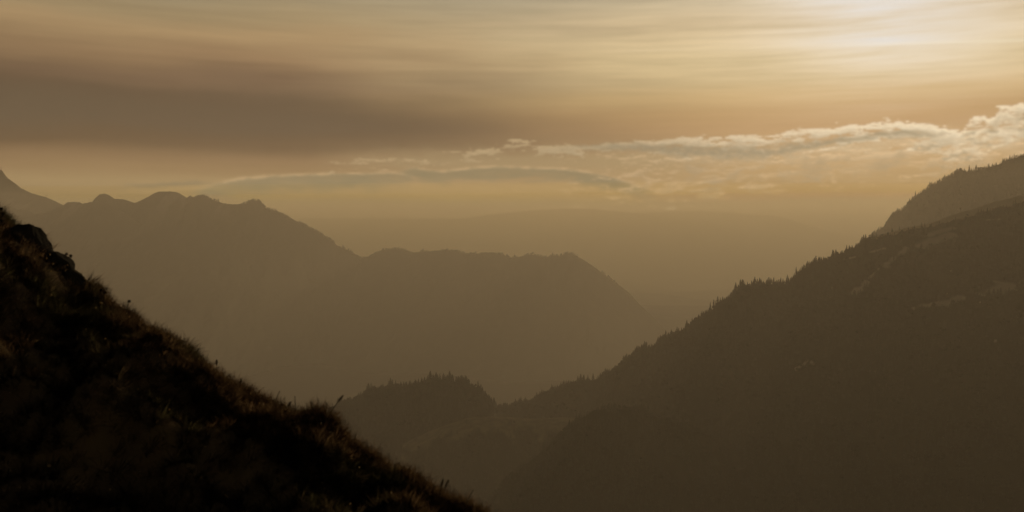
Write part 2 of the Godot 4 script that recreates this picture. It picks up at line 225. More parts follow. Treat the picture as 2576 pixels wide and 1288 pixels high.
const AIR_H: PackedFloat32Array = [0.4, 2.2, 3.0, 3.6, 4.5, 5.6, 6.5, 7.5, 8.6, 9.7, 11.0, 12.0, 14.0, 22.0, 45.0, 90.0]
const AIR_DIM = [Vector3(.285, .205, .1), Vector3(.365, .25, .12), Vector3(.315, .205, .1), Vector3(.285, .183, .092), Vector3(.195, .128, .068), Vector3(.156, .106, .060), Vector3(.152, .104, .059), Vector3(.163, .110, .062), Vector3(.21, .135, .075), Vector3(.29, .185, .095), Vector3(.365, .243, .122), Vector3(.335, .242, .128), Vector3(.30, .238, .142), Vector3(.2, .168, .118), Vector3(.12, .11, .092), Vector3(.09, .088, .085)]
const AIR_WARM = [Vector3(.225, .15, .066), Vector3(.30, .198, .09), Vector3(.325, .214, .1), Vector3(.33, .216, .102), Vector3(.325, .208, .1), Vector3(.32, .2, .095), Vector3(.33, .21, .097), Vector3(.375, .255, .12), Vector3(.405, .30, .158), Vector3(.42, .318, .172), Vector3(.415, .315, .178), Vector3(.405, .308, .18), Vector3(.33, .27, .175), Vector3(.22, .188, .135), Vector3(.12, .11, .092), Vector3(.09, .088, .085)]

func air(l: Array, e: float) -> Vector3:
	for i in AIR_H.size() - 1:
		if e <= AIR_H[i + 1]:
			var k := (e - AIR_H[i]) / (AIR_H[i + 1] - AIR_H[i])
			var a: Vector3 = l[i]
			return a.lerp(l[i + 1], smoothstep(0, 1, clampf(k, 0, 1)) * 0.5 + clampf(k, 0, 1) * 0.5)
	return l[AIR_H.size() - 1]

func sky_air(a: float, e: float) -> Vector3:
	var ca := cos(deg_to_rad(e))
	var to := Vector3(sin(deg_to_rad(a)) * ca, sin(deg_to_rad(e)), -cos(deg_to_rad(a)) * ca)
	var cs := cos(deg_to_rad(SUN_HEIGHT))
	var sun := Vector3(sin(deg_to_rad(SUN_BEARING)) * cs, sin(deg_to_rad(SUN_HEIGHT)), -cos(deg_to_rad(SUN_BEARING)) * cs)
	var g := rad_to_deg(acos(clampf(to.dot(sun), -1, 1)))
	var wave := n_bulk.get_noise_2d(a * 0.05, e * 0.25) * 1.1
	var side := smoothstep(-13.0, 16.0, a + wave * 4.0 + (e - 6.0) * 1.3)
	side *= 1.0 - smoothstep(60.0, 110.0, absf(a - SUN_BEARING))
	var c := air(AIR_DIM, maxf(e, 0) + wave * 0.55 * smoothstep(2.0, 6.0, e) + (a + 20.0) * 0.005 * smoothstep(40.0, 20.0, absf(a))).lerp(air(AIR_WARM, maxf(e, 0)), side)
	c *= lerpf(lerpf(0.86, 1.0, smoothstep(-33.0, -14.0, a)), 1.0, maxf(smoothstep(8.0, 10.5, e), smoothstep(4.6, 3.4, e)))
	c *= 1.0 + 0.78 * exp(-pow(g / 17.0, 1.5)) + 0.2 * exp(-g / 30.0)
	# thin veils drawn out along the horizon
	var v := n_streak.get_noise_2d(a * 0.045 + e * 0.06, e * 0.62) + 0.6 * n_fine.get_noise_2d(a * 0.12 + e * 0.1, e * 2.8)
	c *= 1.0 + v * 0.13 * smoothstep(6.5, 9.5, e) * (0.5 + 0.5 * smoothstep(-20.0, 15.0, a)) + v * 0.04
	var core := exp(-pow(Vector2((a - SUN_BEARING - 0.6) * 0.56, (e - SUN_HEIGHT + 0.5) * 1.0).length() / 3.2, 1.6))
	c = over(c, Vector3(.80, .738, .665), core * (0.95 + v * 0.8))
	c *= lerpf(1.0, 0.3, smoothstep(35.0, 130.0, g))
	return c

func over(c: Vector3, top: Vector3, alpha: float) -> Vector3:
	return c.lerp(top, clampf(alpha, 0, 1))

func cloud_density(layer: int, a: float, e: float) -> float:
	var w := n_fine.get_noise_2d(a * 0.5 + layer * 17.0, e * 1.1) * 0.55
	if layer == 1:
		var br := smoothstep(-4.0, 22.0, a)
		var heap := 0.4 - absf(n_lump.get_noise_2d(a * 0.3 + 5.0, e * 0.7)) * 1.5 + 0.4 * (0.4 - absf(n_lump.get_noise_2d(a * 1.1 + 8.0, e * 2.0)) * 1.5)
		var top := along(BAND_TOP, a) - 0.04 + heap * lerpf(0.18, 0.46, br)
		var thick := lerpf(0.55, 1.0, br) + smoothstep(20.0, 30.0, a) * 0.9
		var d := top - e
		var env := smoothstep(-0.1, 0.25, d) * (1.0 - smoothstep(thick * 0.4, thick * 1.6, d)) * smoothstep(-12.0, 1.0, a)
		if env <= 0.0: return 0.0
		var n := n_lump.get_noise_2d(a * 0.26 + w, e * 1.5 + w * 0.5) + 0.5 * n_lump.get_noise_2d(a * 0.9, e * 3.4) + 0.22 * n_fine.get_noise_2d(a * 3.0, e * 7.0)
		return maxf(0.0, env * (0.52 + 0.2 * br) - 0.30 + n * 0.95)
	var env2 := smoothstep(3.0, 12.0, a) * smoothstep(1.2, 2.6, e + smoothstep(17.0, 9.0, a) * 0.7 - smoothstep(17.0, 23.0, a) * 0.75) * (1.0 - smoothstep(3.7, 4.7, e))
	if env2 <= 0.0: return 0.0
	var n2 := n_lump.get_noise_2d(a * 0.36 + 31.0 + w, e * 2.1 + w * 0.9) + 0.5 * n_lump.get_noise_2d(a * 0.95 + 3.0, e * 4.6 + w)
	return maxf(0.0, env2 * 0.5 - 0.30 + n2 * 0.95)

func sky_clouds(c: Vector3, a: float, e: float) -> Vector3:
	var b1 := n_lump.get_noise_2d(a * 0.75, e * 1.5)
	var b2 := n_fine.get_noise_2d(a * 1.7, e * 3.4)
	var b3 := n_bulk.get_noise_2d(a * 0.45, e * 1.6)
	var b4 := n_lump.get_noise_2d(a * 0.34 + 9.0, e * 1.3)
	# paler air under the bank
	c = over(c, Vector3(.40, .295, .155), 0.55 * exp(-pow((e - 3.6 - b3 * 0.3) / 0.8, 2.0)) * smoothstep(-14.0, -5.0, a) * (1.0 - smoothstep(8.0, 16.0, a)))
	# two smooth caps over the far mountains
	for cap: Array in [[CAP_A, 1.3, 0.8], [CAP_B, 0.95, 1.0]]:
		var l: PackedVector2Array = cap[0]
		var lo := l[0].x
		var hi := l[l.size() - 1].x
		if a > lo and a < hi:
			var d: float = along(l, a) - e + b2 * 0.06 + b1 * 0.05 * smoothstep(hi - 7.0, hi, a)
			var deep: float = cap[1]
			var body := smoothstep(-0.06, 0.10, d) * (1.0 - smoothstep(deep * 0.45, deep * 1.1, d + b3 * 0.3)) * (0.85 + 0.35 * b4) * smoothstep(lo, lo + 1.2, a) * (1.0 - smoothstep(hi - 2.6, hi - 0.4, a))
			c = over(c, Vector3(.29, .228, .126), body * 0.82)
			c = over(c, Vector3(.53, .365, .19), 0.75 * exp(-pow((d - 0.02) / 0.09, 2.0)) * smoothstep(lo, lo + 2.5, a) * (1.0 - smoothstep(hi - 1.0, hi, a)) * clampf(0.75 + 1.3 * b1, 0.2, 1.1))
	if a > -25.0 and a < -17.0:
		var d2: float = e - along(STREAK, a) - b2 * 0.1
		c = over(c, Vector3(.27, .205, .115), exp(-pow(d2 / 0.15, 2.0)) * 0.65 * smoothstep(-24.5, -22.5, a) * (1.0 - smoothstep(-20.0, -18.0, a)))
		c = over(c, Vector3(.43, .30, .145), exp(-pow((d2 + 0.28) / 0.12, 2.0)) * 0.4 * smoothstep(-25.0, -21.0, a) * (1.0 - smoothstep(-19.5, -17.0, a)))
	# diffuse warm cloud under the bank
	c = over(c, Vector3(.46, .325, .175).lerp(Vector3(.66, .49, .285), smoothstep(4.0, 27.0, a)), smoothstep(4.0, 12.0, a) * clampf(0.62 + 0.9 * b4 + 0.5 * b1, 0.0, 0.9) * exp(-pow((e - 3.95 - smoothstep(16.0, 30.0, a) * 0.5) / lerpf(0.45, 0.8, smoothstep(14.0, 28.0, a)), 2.0)))
	# heaped clouds low on the right: thin ones first, then the long bank; lit on the side that faces the sun
	if a > -12.0 and e < 8.5:
		for layer in 2:
			var here := cloud_density(layer, a, e)
			if here <= 0.0: continue
			var away := 0.0
			for k in 4:
				var s := 0.10 + 0.16 * k
				away += cloud_density(layer, a + s * 0.35, e + s)
			var br := smoothstep(-4.0, 25.0, a)
			var lit := exp(-away * (0.42 if layer == 1 else 1.0))
			if layer == 1: lit *= 1.0 - 0.85 * smoothstep(0.05, 0.32, n_lump.get_noise_2d(a * 0.4 + 50.0, e * 1.3)) * smoothstep(0.25, 0.8, along(BAND_TOP, a) - e) * smoothstep(8.0, 22.0, a)
			var bright := Vector3(.50, .36, .195).lerp(Vector3(.92, .755, .515), pow(br, 1.4)) if layer == 1 else Vector3(.52, .36, .19).lerp(Vector3(.80, .57, .325), br)
			var dim := Vector3(.335, .26, .155).lerp(Vector3(.43, .33, .195), br) if layer == 1 else Vector3(.33, .24, .135).lerp(Vector3(.40, .295, .165), br)
			var low := smoothstep(4.6, 2.6, e)
			bright = bright.lerp(Vector3(.63, .425, .22), low * 0.6 * br)
			c = over(c, dim.lerp(bright, clampf(lit * 1.08, 0.0, 1.0)), (1.0 - exp(-here * (4.5 if layer == 1 else 2.6))) * 0.96)
	# the shaded underside of the bank
	if a > 0.5 and a < 28.0:
		var sh := e - along(BAND_SHADE, a) + b1 * 0.16 + 0.05
		var shw := lerpf(0.16, 0.42, smoothstep(2.0, 13.0, a)) * (0.85 + 0.7 * b4) * (1.0 - 0.6 * smoothstep(14.0, 24.0, a))
		var dark := exp(-pow(absf(sh) / maxf(shw, 0.06), 2.6)) * smoothstep(0.5, 8.0, a) * (1.0 - smoothstep(24.0, 27.0, a))
		c = over(c, Vector3(.32, .25, .15).lerp(Vector3(.40, .31, .185), smoothstep(0.0, 24.0, a)), dark * clampf(0.8 + 0.4 * b2, 0.0, 0.95))
	# a faint vapour trail
	if a > 5.0:
		var tr := e - along(TRAIL, a)
		var wt := lerpf(0.03, 0.085, smoothstep(5.0, 30.0, a))
		c += Vector3(.07, .09, .1) * exp(-pow(tr / wt, 2.0)) * smoothstep(5.2, 8.0, a) * (0.25 + 0.75 * smoothstep(18.0, 30.0, a)) * (1.0 - smoothstep(40.0, 48.0, a))
	return c

# The colours above are those seen from the camera. What they are above the haze that the scene is filled with follows from
# the light that the haze adds and takes away: [of the thin air, of the valley haze, of the banks, share let through].
const HAZE_TOP := 1330.0
const HAZE_DENSITY := 0.00002
const VALLEY_TOP := 1100.0
const VALLEY_DENSITY := 0.000053
const BANKS = [[Vector3(2000, 300, -10300), Vector3(52000, 1800, 4000), 0.0004], [Vector3(2000, 300, -10500), Vector3(53000, 2050, 4600), 0.00018]]   # place, size, density
const HAZE_SUN := Vector3(0.2681, 0.1807, 0.0873)
const HAZE_SKY := Vector3(0.2669, 0.3391, 0.3363)
const VALLEY_GLOW := Vector3(0.1772, 0.0237, -0.0943)
const BANK_GLOW := Vector3(0.3419, 0.277, 0.1867)

func haze_along(a: float, e: float) -> Array[float]:
	var ca := cos(deg_to_rad(e))
	var to := Vector3(sin(deg_to_rad(a)) * ca, sin(deg_to_rad(e)), -cos(deg_to_rad(a)) * ca)
	var reach := minf((HAZE_TOP - 900.0) / maxf(to.y, 0.001), 20000.0)
	var step := reach / 60.0
	var left := 1.0
	var out: Array[float] = [0.0, 0.0, 0.0, 1.0]
	for k in 60:
		var p := Vector3(0, 900, 0) + to * step * (k + 0.5)
		var valley := VALLEY_DENSITY if p.y < VALLEY_TOP else 0.0
		var banks := 0.0
		for bank: Array in BANKS:
			var q: Vector3 = (p - bank[0]) / (bank[1] * 0.5)
			if q.length_squared() < 1.0: banks += float(bank[2])
		var sum := HAZE_DENSITY + valley + banks
		var gone := left * (1.0 - exp(-sum * step))
		out[0] += gone * HAZE_DENSITY / sum
		out[1] += gone * valley / sum
		out[2] += gone * banks / sum
		left -= gone
	out[3] = left
	return out

func beyond_haze(c: Vector3, a: float, e: float, h: Array[float], share: float) -> Vector3:
	var cosine := cos(deg_to_rad(e)) * cos(deg_to_rad(SUN_HEIGHT)) * cos(deg_to_rad(a - SUN_BEARING)) + sin(deg_to_rad(e)) * sin(deg_to_rad(SUN_HEIGHT))
	var phase := 0.84 / pow(1.16 - 0.8 * cosine, 1.5)
	var glow := (HAZE_SUN * phase + HAZE_SKY) * h[0] + VALLEY_GLOW * h[1] + BANK_GLOW * h[2]
	var d := (c - glow) / h[3]
	return c.lerp(Vector3(clampf(d.x, .05, 1.6), clampf(d.y, .034, 1.3), clampf(d.z, .018, .9)), share)

func make_sky() -> PanoramaSkyMaterial:
	n_streak = noise(11, 1.0, 4)
	n_fine = noise(12, 1.0, 4)
	n_bulk = noise(13, 1.0, 3)
	n_lump = noise(14, 1.0, 5)
	n_lump.fractal_gain = 0.55
	var coarse := Image.create(512, 256, false, Image.FORMAT_RGBAF)
	for y in 256:
		for x in 512:
			var e := 90.0 - (y + 0.5) / 256.0 * 180.0
			var c := sky_air(wrapf((x + 0.5) / 512.0 * 360.0, -180.0, 180.0), e) if e > -1.5 else BELOW
			coarse.set_pixel(x, y, Color(c.x, c.y, c.z))
	coarse.resize(4096, 2048, Image.INTERPOLATE_BILINEAR)
	var px := 4096.0 / 360.0
	for y in range(int(1024 - 30 * px), 1030):
		var row: Array = []
		for k in 33: row.append(haze_along(k * 4.0 - 64.0, maxf(90.0 - (y + 0.5) / px, 0.05)))
		for k in range(int(-62 * px), int(62 * px)):
			var x := posmod(k, 4096)
			var a := (k + 0.5) / px
			var e := 90.0 - (y + 0.5) / px
			var c := sky_air(a, e)
			if absf(a) < 50.0: c = sky_clouds(c, a, e)
			var cell := (a + 64.0) / 4.0
			var h: Array[float] = [0.0, 0.0, 0.0, 0.0]
			for n in 4: h[n] = lerpf(row[int(cell)][n], row[int(cell) + 1][n], cell - int(cell))
			c = beyond_haze(c, a, e, h, smoothstep(62.0, 45.0, absf(a)) * smoothstep(30.0, 22.0, e))
			coarse.set_pixel(x, y, Color(c.x, c.y, c.z))
	var m := PanoramaSkyMaterial.new()
	m.panorama = ImageTexture.create_from_image(coarse)
	return m

const BELOW := Vector3(.10, .075, .045)

# ------------------------------------------------------------------ everything

func _ready() -> void:
	rng.seed = 20
	# camera
	var cam := Camera3D.new()
	cam.name = "camera"
	add_child(cam)
	var lens := CameraAttributesPhysical.new()
	lens.frustum_focal_length = 41.57
	lens.frustum_focus_distance = 2400.0
	lens.frustum_near = 0.1
	lens.frustum_far = 90000.0
	lens.exposure_aperture = 2.2
	cam.attributes = lens
	cam.near = 0.1
	cam.far = 90000.0
	cam.position = Vector3(0, 900, 0)
	cam.rotation = Vector3(-atan(110.0 / 2598.0), 0, 0)
	cam.current = true
	# sky, haze, exposure
	var env := Environment.new()
	env.background_mode = Environment.BG_SKY
	env.sky = Sky.new()
	env.sky.sky_material = make_sky()
	env.tonemap_mode = Environment.TONE_MAPPER_LINEAR
	env.tonemap_exposure = 1.0
	env.volumetric_fog_enabled = true
	env.volumetric_fog_density = 0.00002
	env.volumetric_fog_albedo = Color(1.0, 0.97, 0.93)
	env.volumetric_fog_anisotropy = 0.4
	env.volumetric_fog_length = 30000.0
	env.sdfgi_enabled = true
	env.ssao_enabled = true
	env.ssil_enabled = true
	var world := WorldEnvironment.new()
	world.name = "world"
	world.environment = env
	add_child(world)
	# sun
	var sun := DirectionalLight3D.new()
	sun.name = "sun"
	add_child(sun)
	sun.rotation = Vector3(deg_to_rad(-SUN_HEIGHT), deg_to_rad(180.0 - SUN_BEARING), 0)
	sun.light_color = Color(1.0, 0.868, 0.67)
	sun.light_energy = 1.1
	sun.light_angular_distance = 1.0
	sun.shadow_enabled = true
	build_setting()
	build_trees()
	build_hillside()
	build_small_things()

# ------------------------------------------------------------------ mountains and valley

const FOREST := Color(.018, .018, .010)
const PASTURE := Color(.055, .044, .024)
const SCREE := Color(.17, .155, .13)
const LIMESTONE := Color(.20, .18, .15)

var slope: Ridge
var upper: Ridge
var knoll: Ridge
var meadow: Ridge
var front: Ridge
var left: Ridge
var middle: Ridge
var n_patch: FastNoiseLite

func clearing(v: Vector3) -> float:
	var most := 0.0
	for c: Array in CLEARINGS:
		var a: Vector3 = c[0]
		var b: Vector3 = c[1]
		var w: float = c[2] * 0.65
		var near := Geometry3D.get_closest_point_to_segment(v, a, b)
		var d := Vector2(v.x - near.x, (v.y - near.y) * 1.4).length() + n_patch.get_noise_2d(v.x * 3.0, v.y * 3.0) * 4.0
		most = maxf(most, 1.0 - smoothstep(w * 0.35, w * 1.3, d))
	return most

func bare_crest(v: Vector3, t: float) -> float:
	var along_x := smoothstep(925.0, 960.0, v.x)
	var wide := lerpf(10.0, 34.0, smoothstep(950.0, 1300.0, v.x)) + n_patch.get_noise_2d(v.x * 2.0, v.z) * 16.0
	return along_x * (1.0 - smoothstep(wide * 0.7, wide, t))

func slope_colour(v: Vector3, s: float, t: float) -> Color:
	var k := n_patch.get_noise_2d(v.x * 0.6, v.z * 0.6)
	var c := blend(FOREST, PASTURE, smoothstep(0.3, 0.55, k) * 0.35)
	c = blend(c, Color(.25, .205, .13), bare_crest(v, t))
	return blend(c, Color(.145, .128, .098), clearing(v) * 0.85)

func forest_colour(v: Vector3, _s: float, _t: float) -> Color:
	return blend(FOREST, PASTURE, smoothstep(0.2, 0.5, n_patch.get_noise_2d(v.x * 0.5, v.z * 0.5)) * 0.3)

func meadow_colour(v: Vector3, _s: float, t: float) -> Color:
	var k := n_patch.get_noise_2d(v.x * 1.2, v.z * 1.2)
	return blend(blend(Color(.08, .066, .034), Color(.045, .039, .021), 0.5 + 1.4 * n_patch.get_noise_2d(v.x * 3.0, v.z * 5.0)), FOREST, smoothstep(40.0, 90.0, t + k * 90.0))

func range_colour(v: Vector3, _s: float, t: float) -> Color:
	var k := n_patch.get_noise_2d(v.x * 0.16, v.z * 0.16 + v.y * 0.1)
	var j := n_patch.get_noise_2d(v.x * 0.8, v.y * 0.8 + v.z * 0.3)
	var c := blend(FOREST, PASTURE, smoothstep(820.0, 1100.0, v.y + k * 260.0))
	return blend(c, SCREE, smoothstep(0.12, 0.4, k + j * 0.5) * smoothstep(860.0, 1060.0, v.y) * 0.7)

func far_colour(v: Vector3, _s: float, _t: float) -> Color:
	return blend(FOREST, PASTURE, 0.5 + n_patch.get_noise_2d(v.x * 0.05, v.z * 0.05))

func terrain(called: String, r: Ridge, cols: int, run: float, rows: int, back: float, back_rows: int, colour: Callable, label: String) -> void:
	var o := mesh_node(called, ridge_mesh(r, cols, run, rows, back, back_rows, colour), ground_material)
	tag(o, label, "", "", "structure")

var ground_material: StandardMaterial3D

func build_setting() -> void:
	n_patch = noise(31, 0.012, 4)
	ground_material = tinted(1.0, 0.1)
	# valley floor
	var p := PackedVector3Array()
	var q := PackedColorArray()
	var swell := noise(32, 0.0005, 5)
	for j in 121:
		for i in 141:
			var x := -30000.0 + 60000.0 * i / 140.0
			var z := 4000.0 - 36000.0 * j / 120.0
			var v := Vector3(x, swell.get_noise_2d(x, z) * 120.0, z)
			p.append(v)
			q.append(blend(FOREST, PASTURE, 0.3 + swell.get_noise_2d(x * 6.0, z * 6.0)))
	var g := mesh_node("ground", grid_mesh(p, 141, 121, q), ground_material)
	tag(g, "hazy valley floor between the mountain slopes", "", "", "structure")

	var r := Ridge.new().setup(FARTHEST_CREST, Vector2(0, 1), 41)
	r.amp = 160.0; r.gully_width = 1500.0; r.steep = 0.4; r.fall = 0.4
	terrain("mountain_range", r, 260, 3200, 24, 1500, 6, far_colour, "faintest mountain range on the horizon behind the haze")
	r = Ridge.new().setup(FAR_CREST, Vector2(0, 1), 42)
	r.amp = 140.0; r.gully_width = 1200.0; r.steep = 0.45; r.fall = 0.42
	terrain("mountain_range", r, 300, 3000, 30, 1500, 6, far_colour, "pale broad mountain range fading under the cloud caps")
	r = Ridge.new().setup(PEAK_CREST, Vector2(0.1, 1), 43)
	r.amp = 70.0; r.gully_width = 500.0; r.steep = 0.8; r.fall = 0.6; r.crag = 5.0
	terrain("mountain_peak", r, 300, 2000, 40, 1200, 8, range_colour, "steep pointed peak at the left edge with a mast on top")
	r = Ridge.new().setup(BASIN_CREST, Vector2(-0.2, 1), 44)
	r.amp = 40.0; r.gully_width = 500.0
	terrain("hill", r, 120, 1500, 20, 800, 6, forest_colour, "small dim hill in the gap behind the right slope")
	middle = Ridge.new().setup(MIDDLE_CREST, Vector2(-0.1, 1), 45)
	middle.amp = 9.0; middle.gully_width = 420.0; middle.steep = 0.6; middle.fall = 0.27; middle.ease = 300.0; middle.crag = 5.0
	terrain("mountain_ridge", middle, 420, 3200, 70, 1200, 8, forest_colour, "long wavy wooded ridge in the middle distance")
	left = Ridge.new().setup(LEFT_CREST, Vector2(0.15, 1), 46)
	left.amp = 20.0; left.gully_width = 480.0; left.steep = 0.8; left.fall = 0.27; left.crag = 7.0; left.ease = 330.0
	terrain("mountain_range", left, 560, 4300, 90, 1200, 8, range_colour, "craggy mountain range with pale rock faces on the left")
	r = Ridge.new().setup(SPUR_CREST, Vector2(-0.05, 1), 47)
	r.amp = 14.0; r.gully_width = 380.0; r.steep = 0.7; r.fall = 0.55; r.crag = 4.0
	terrain("mountain_spur", r, 260, 1900, 40, 700, 8, range_colour, "darker spur running down in front of the left range")
	upper = Ridge.new().setup(UPPER_CREST, Vector2(-0.4, 1), 48)
	upper.amp = 18.0; upper.gully_width = 220.0; upper.steep = 0.75; upper.fall = 0.62; upper.back_fall = 0.9
	terrain("mountain_ridge", upper, 360, 1500, 60, 900, 8, forest_colour, "steep wooded ridge rising to the right edge behind the meadow crest")
	slope = Ridge.new().setup(SLOPE_CREST, Vector2(-0.3, 0.954), 49)
	slope.amp = 14.0; slope.gully_width = 170.0; slope.steep = 0.70; slope.fall = 0.34; slope.ease = 60.0
	terrain("mountain_slope", slope, 760, 1700, 260, 700, 10, slope_colour, "large dark wooded slope with pale clearings on the right")
	knoll = Ridge.new().setup(KNOLL_CREST, Vector2(0.1, 1), 50)
	knoll.amp = 9.0; knoll.gully_width = 120.0; knoll.steep = 0.8; knoll.fall = 0.55; knoll.back_fall = 0.9
	terrain("hill", knoll, 240, 1300, 60, 700, 8, forest_colour, "rounded wooded knoll at the foot of the right slope")
	meadow = Ridge.new().setup(MEADOW_CREST, Vector2(0.05, 1), 51)
	meadow.amp = 7.0; meadow.gully_width = 110.0; meadow.steep = 0.20; meadow.fall = 0.62; meadow.ease = 120.0; meadow.back_fall = 0.35
	terrain("alpine_meadow", meadow, 240, 1200, 70, 420, 10, meadow_colour, "small open meadow between the wooded knoll and the right slope")
	front = Ridge.new().setup(FRONT_CREST, Vector2(-0.35, 1), 52)
	front.amp = 10.0; front.gully_width = 130.0; front.steep = 0.85; front.fall = 0.6; front.back_fall = 0.55
	terrain("hill", front, 360, 900, 60, 300, 8, forest_colour, "nearest dark wooded hill below the right slope")

	# haze filling the valleys up to a little above the camera
	var fill := FogVolume.new()
	fill.name = "valley_haze"
	fill.shape = RenderingServer.FOG_VOLUME_SHAPE_BOX
	fill.size = Vector3(62000, VALLEY_TOP + 120.0, 37500)
	var air := FogMaterial.new()
	air.density = VALLEY_DENSITY
	air.albedo = Color(1.0, 0.957, 0.88)
	fill.material = air
	fill.position = Vector3(0, VALLEY_TOP - fill.size.y / 2.0, -14000)
	add_child(fill)
	tag(fill, "even evening haze filling the valleys", "haze", "", "stuff")
	# banks of denser haze over the far basin
	for b: Array in BANKS:
		var bank := FogVolume.new()
		bank.name = numbered("haze_bank")
		bank.shape = RenderingServer.FOG_VOLUME_SHAPE_ELLIPSOID
		bank.size = b[1]
		var mist := FogMaterial.new()
		mist.density = b[2]
		mist.albedo = Color(1.0, 0.94, 0.73)
		bank.material = mist
		bank.position = b[0]
		add_child(bank)
		tag(bank, "bank of evening haze over the far basin", "haze", "banks of haze", "stuff")

# ------------------------------------------------------------------ trees

const NEEDLES := Color(.019, .021, .011)
const BARK := Color(.045, .034, .025)

# A spruce of height 1: tiers of drooping boughs with gaps between them, round a thin core.
func spruce_crown(st: SurfaceTool, sd: int, girth: float, tiers: int, ragged: float) -> void:
	var g := RandomNumberGenerator.new()
	g.seed = sd
	for k in tiers:
		var f := float(k) / tiers
		var y := 0.10 + 0.86 * f
		var reach := girth * pow(1.0 - f, 0.8) + 0.012
		var n := 8 if f < 0.7 else 6
		for j in n:
			if g.randf() < 0.12 * ragged: continue
			var a := TAU * (j + g.randf_range(-0.3, 0.3)) / n + k * 0.7
			var out := Vector3(cos(a), 0, sin(a))
			var side := Vector3(-sin(a), 0, cos(a))
			var len := reach * g.randf_range(1.0 - 0.45 * ragged, 1.0 + 0.25 * ragged)
			var root := Vector3(0, y + 0.055, 0)
			var mid := out * len * 0.55 + Vector3(0, y + 0.012, 0)
			var tip := out * len + Vector3(0, y - 0.035 - 0.03 * g.randf(), 0)
			var w := len * g.randf_range(0.26, 0.4)
			var tint := NEEDLES * g.randf_range(0.7, 1.3)
			st.set_color(Color(tint.r, tint.g, tint.b))
			for tri: Array in [[root, mid - side * w, mid + side * w], [mid - side * w, tip, mid + side * w], [root, mid - side * w * 0.5 - Vector3(0, .035, 0), tip]]:
				var v0: Vector3 = tri[0]
				var v1: Vector3 = tri[1]
				var v2: Vector3 = tri[2]
				st.set_normal((v2 - v0).cross(v1 - v0).normalized())
				for v: Vector3 in tri: st.add_vertex(v)
	# leader
	st.set_color(NEEDLES)
	for j in 3:
		var a := TAU * j / 3.0
		st.set_normal(Vector3(cos(a + 1), 0, sin(a + 1)))
		st.add_vertex(Vector3(0, 1.0, 0))
		st.add_vertex(Vector3(cos(a), 0, sin(a)) * 0.014 + Vector3(0, 0.86, 0))
		st.add_vertex(Vector3(cos(a + TAU / 3), 0, sin(a + TAU / 3)) * 0.014 + Vector3(0, 0.86, 0))

# A round-crowned tree of height 1: leaf clumps spread through an uneven crown.
func leafy_crown(st: SurfaceTool, sd: int) -> void:
	var g := RandomNumberGenerator.new()
	g.seed = sd
	var lobes: Array[Vector3] = []
	for k in 7: lobes.append(Vector3(g.randf_range(-.2, .2), g.randf_range(.35, .82), g.randf_range(-.2, .2)))
	for k in 150:
		var c := lobes[k % 7] + Vector3(g.randfn(), g.randfn(), g.randfn()) * 0.085
		var tint := NEEDLES * g.randf_range(0.7, 1.4)
		st.set_color(Color(tint.r, tint.g, tint.b))
		var n := Vector3(g.randfn(), g.randfn(), g.randfn()).normalized()
		var u := n.cross(Vector3(.3, 1, .2)).normalized() * g.randf_range(.05, .09)
		var w := n.cross(u)
		st.set_normal(n)
		for v: Vector3 in [c - u - w * 0.6, c + w, c + u - w * 0.6]: st.add_vertex(v)

func spruce_trunk(st: SurfaceTool) -> void:
	st.set_color(BARK)
	for j in 6:
		var a := TAU * j / 6.0
		var b := TAU * (j + 1) / 6.0
		var lo := [Vector3(cos(a), 0, sin(a)) * 0.02 + Vector3(0, -0.12, 0), Vector3(cos(b), 0, sin(b)) * 0.02 + Vector3(0, -0.12, 0)]
		var hi := [Vector3(cos(a), 0, sin(a)) * 0.006 + Vector3(0, 0.9, 0), Vector3(cos(b), 0, sin(b)) * 0.006 + Vector3(0, 0.9, 0)]
		st.set_normal(Vector3(cos((a + b) / 2), 0, sin((a + b) / 2)))
		for v: Vector3 in [lo[0], hi[0], lo[1], lo[1], hi[0], hi[1]]: st.add_vertex(v)

func begin() -> SurfaceTool:
	var st := SurfaceTool.new()
	st.begin(Mesh.PRIMITIVE_TRIANGLES)
	return st

var tree_material: StandardMaterial3D
var bark_material: StandardMaterial3D
var crowns: Array[Mesh] = []
var trunk_mesh: Mesh
var tree_count := 0

func spruce(at: Vector3, tall: float, kind: int, label: String, group: String, w := 1.0) -> void:
	var t := thing("spruce_tree", at)
	t.rotation = Vector3(rng.randf_range(-0.03, 0.03), rng.randf() * TAU, rng.randf_range(-0.03, 0.03))
	t.scale = Vector3(tall * w, tall, tall * w)
	mesh_node("trunk", trunk_mesh, bark_material, t)
	mesh_node("crown", crowns[kind % crowns.size()], tree_material, t)
	tag(t, label, "tree", group)
	tree_count += 1

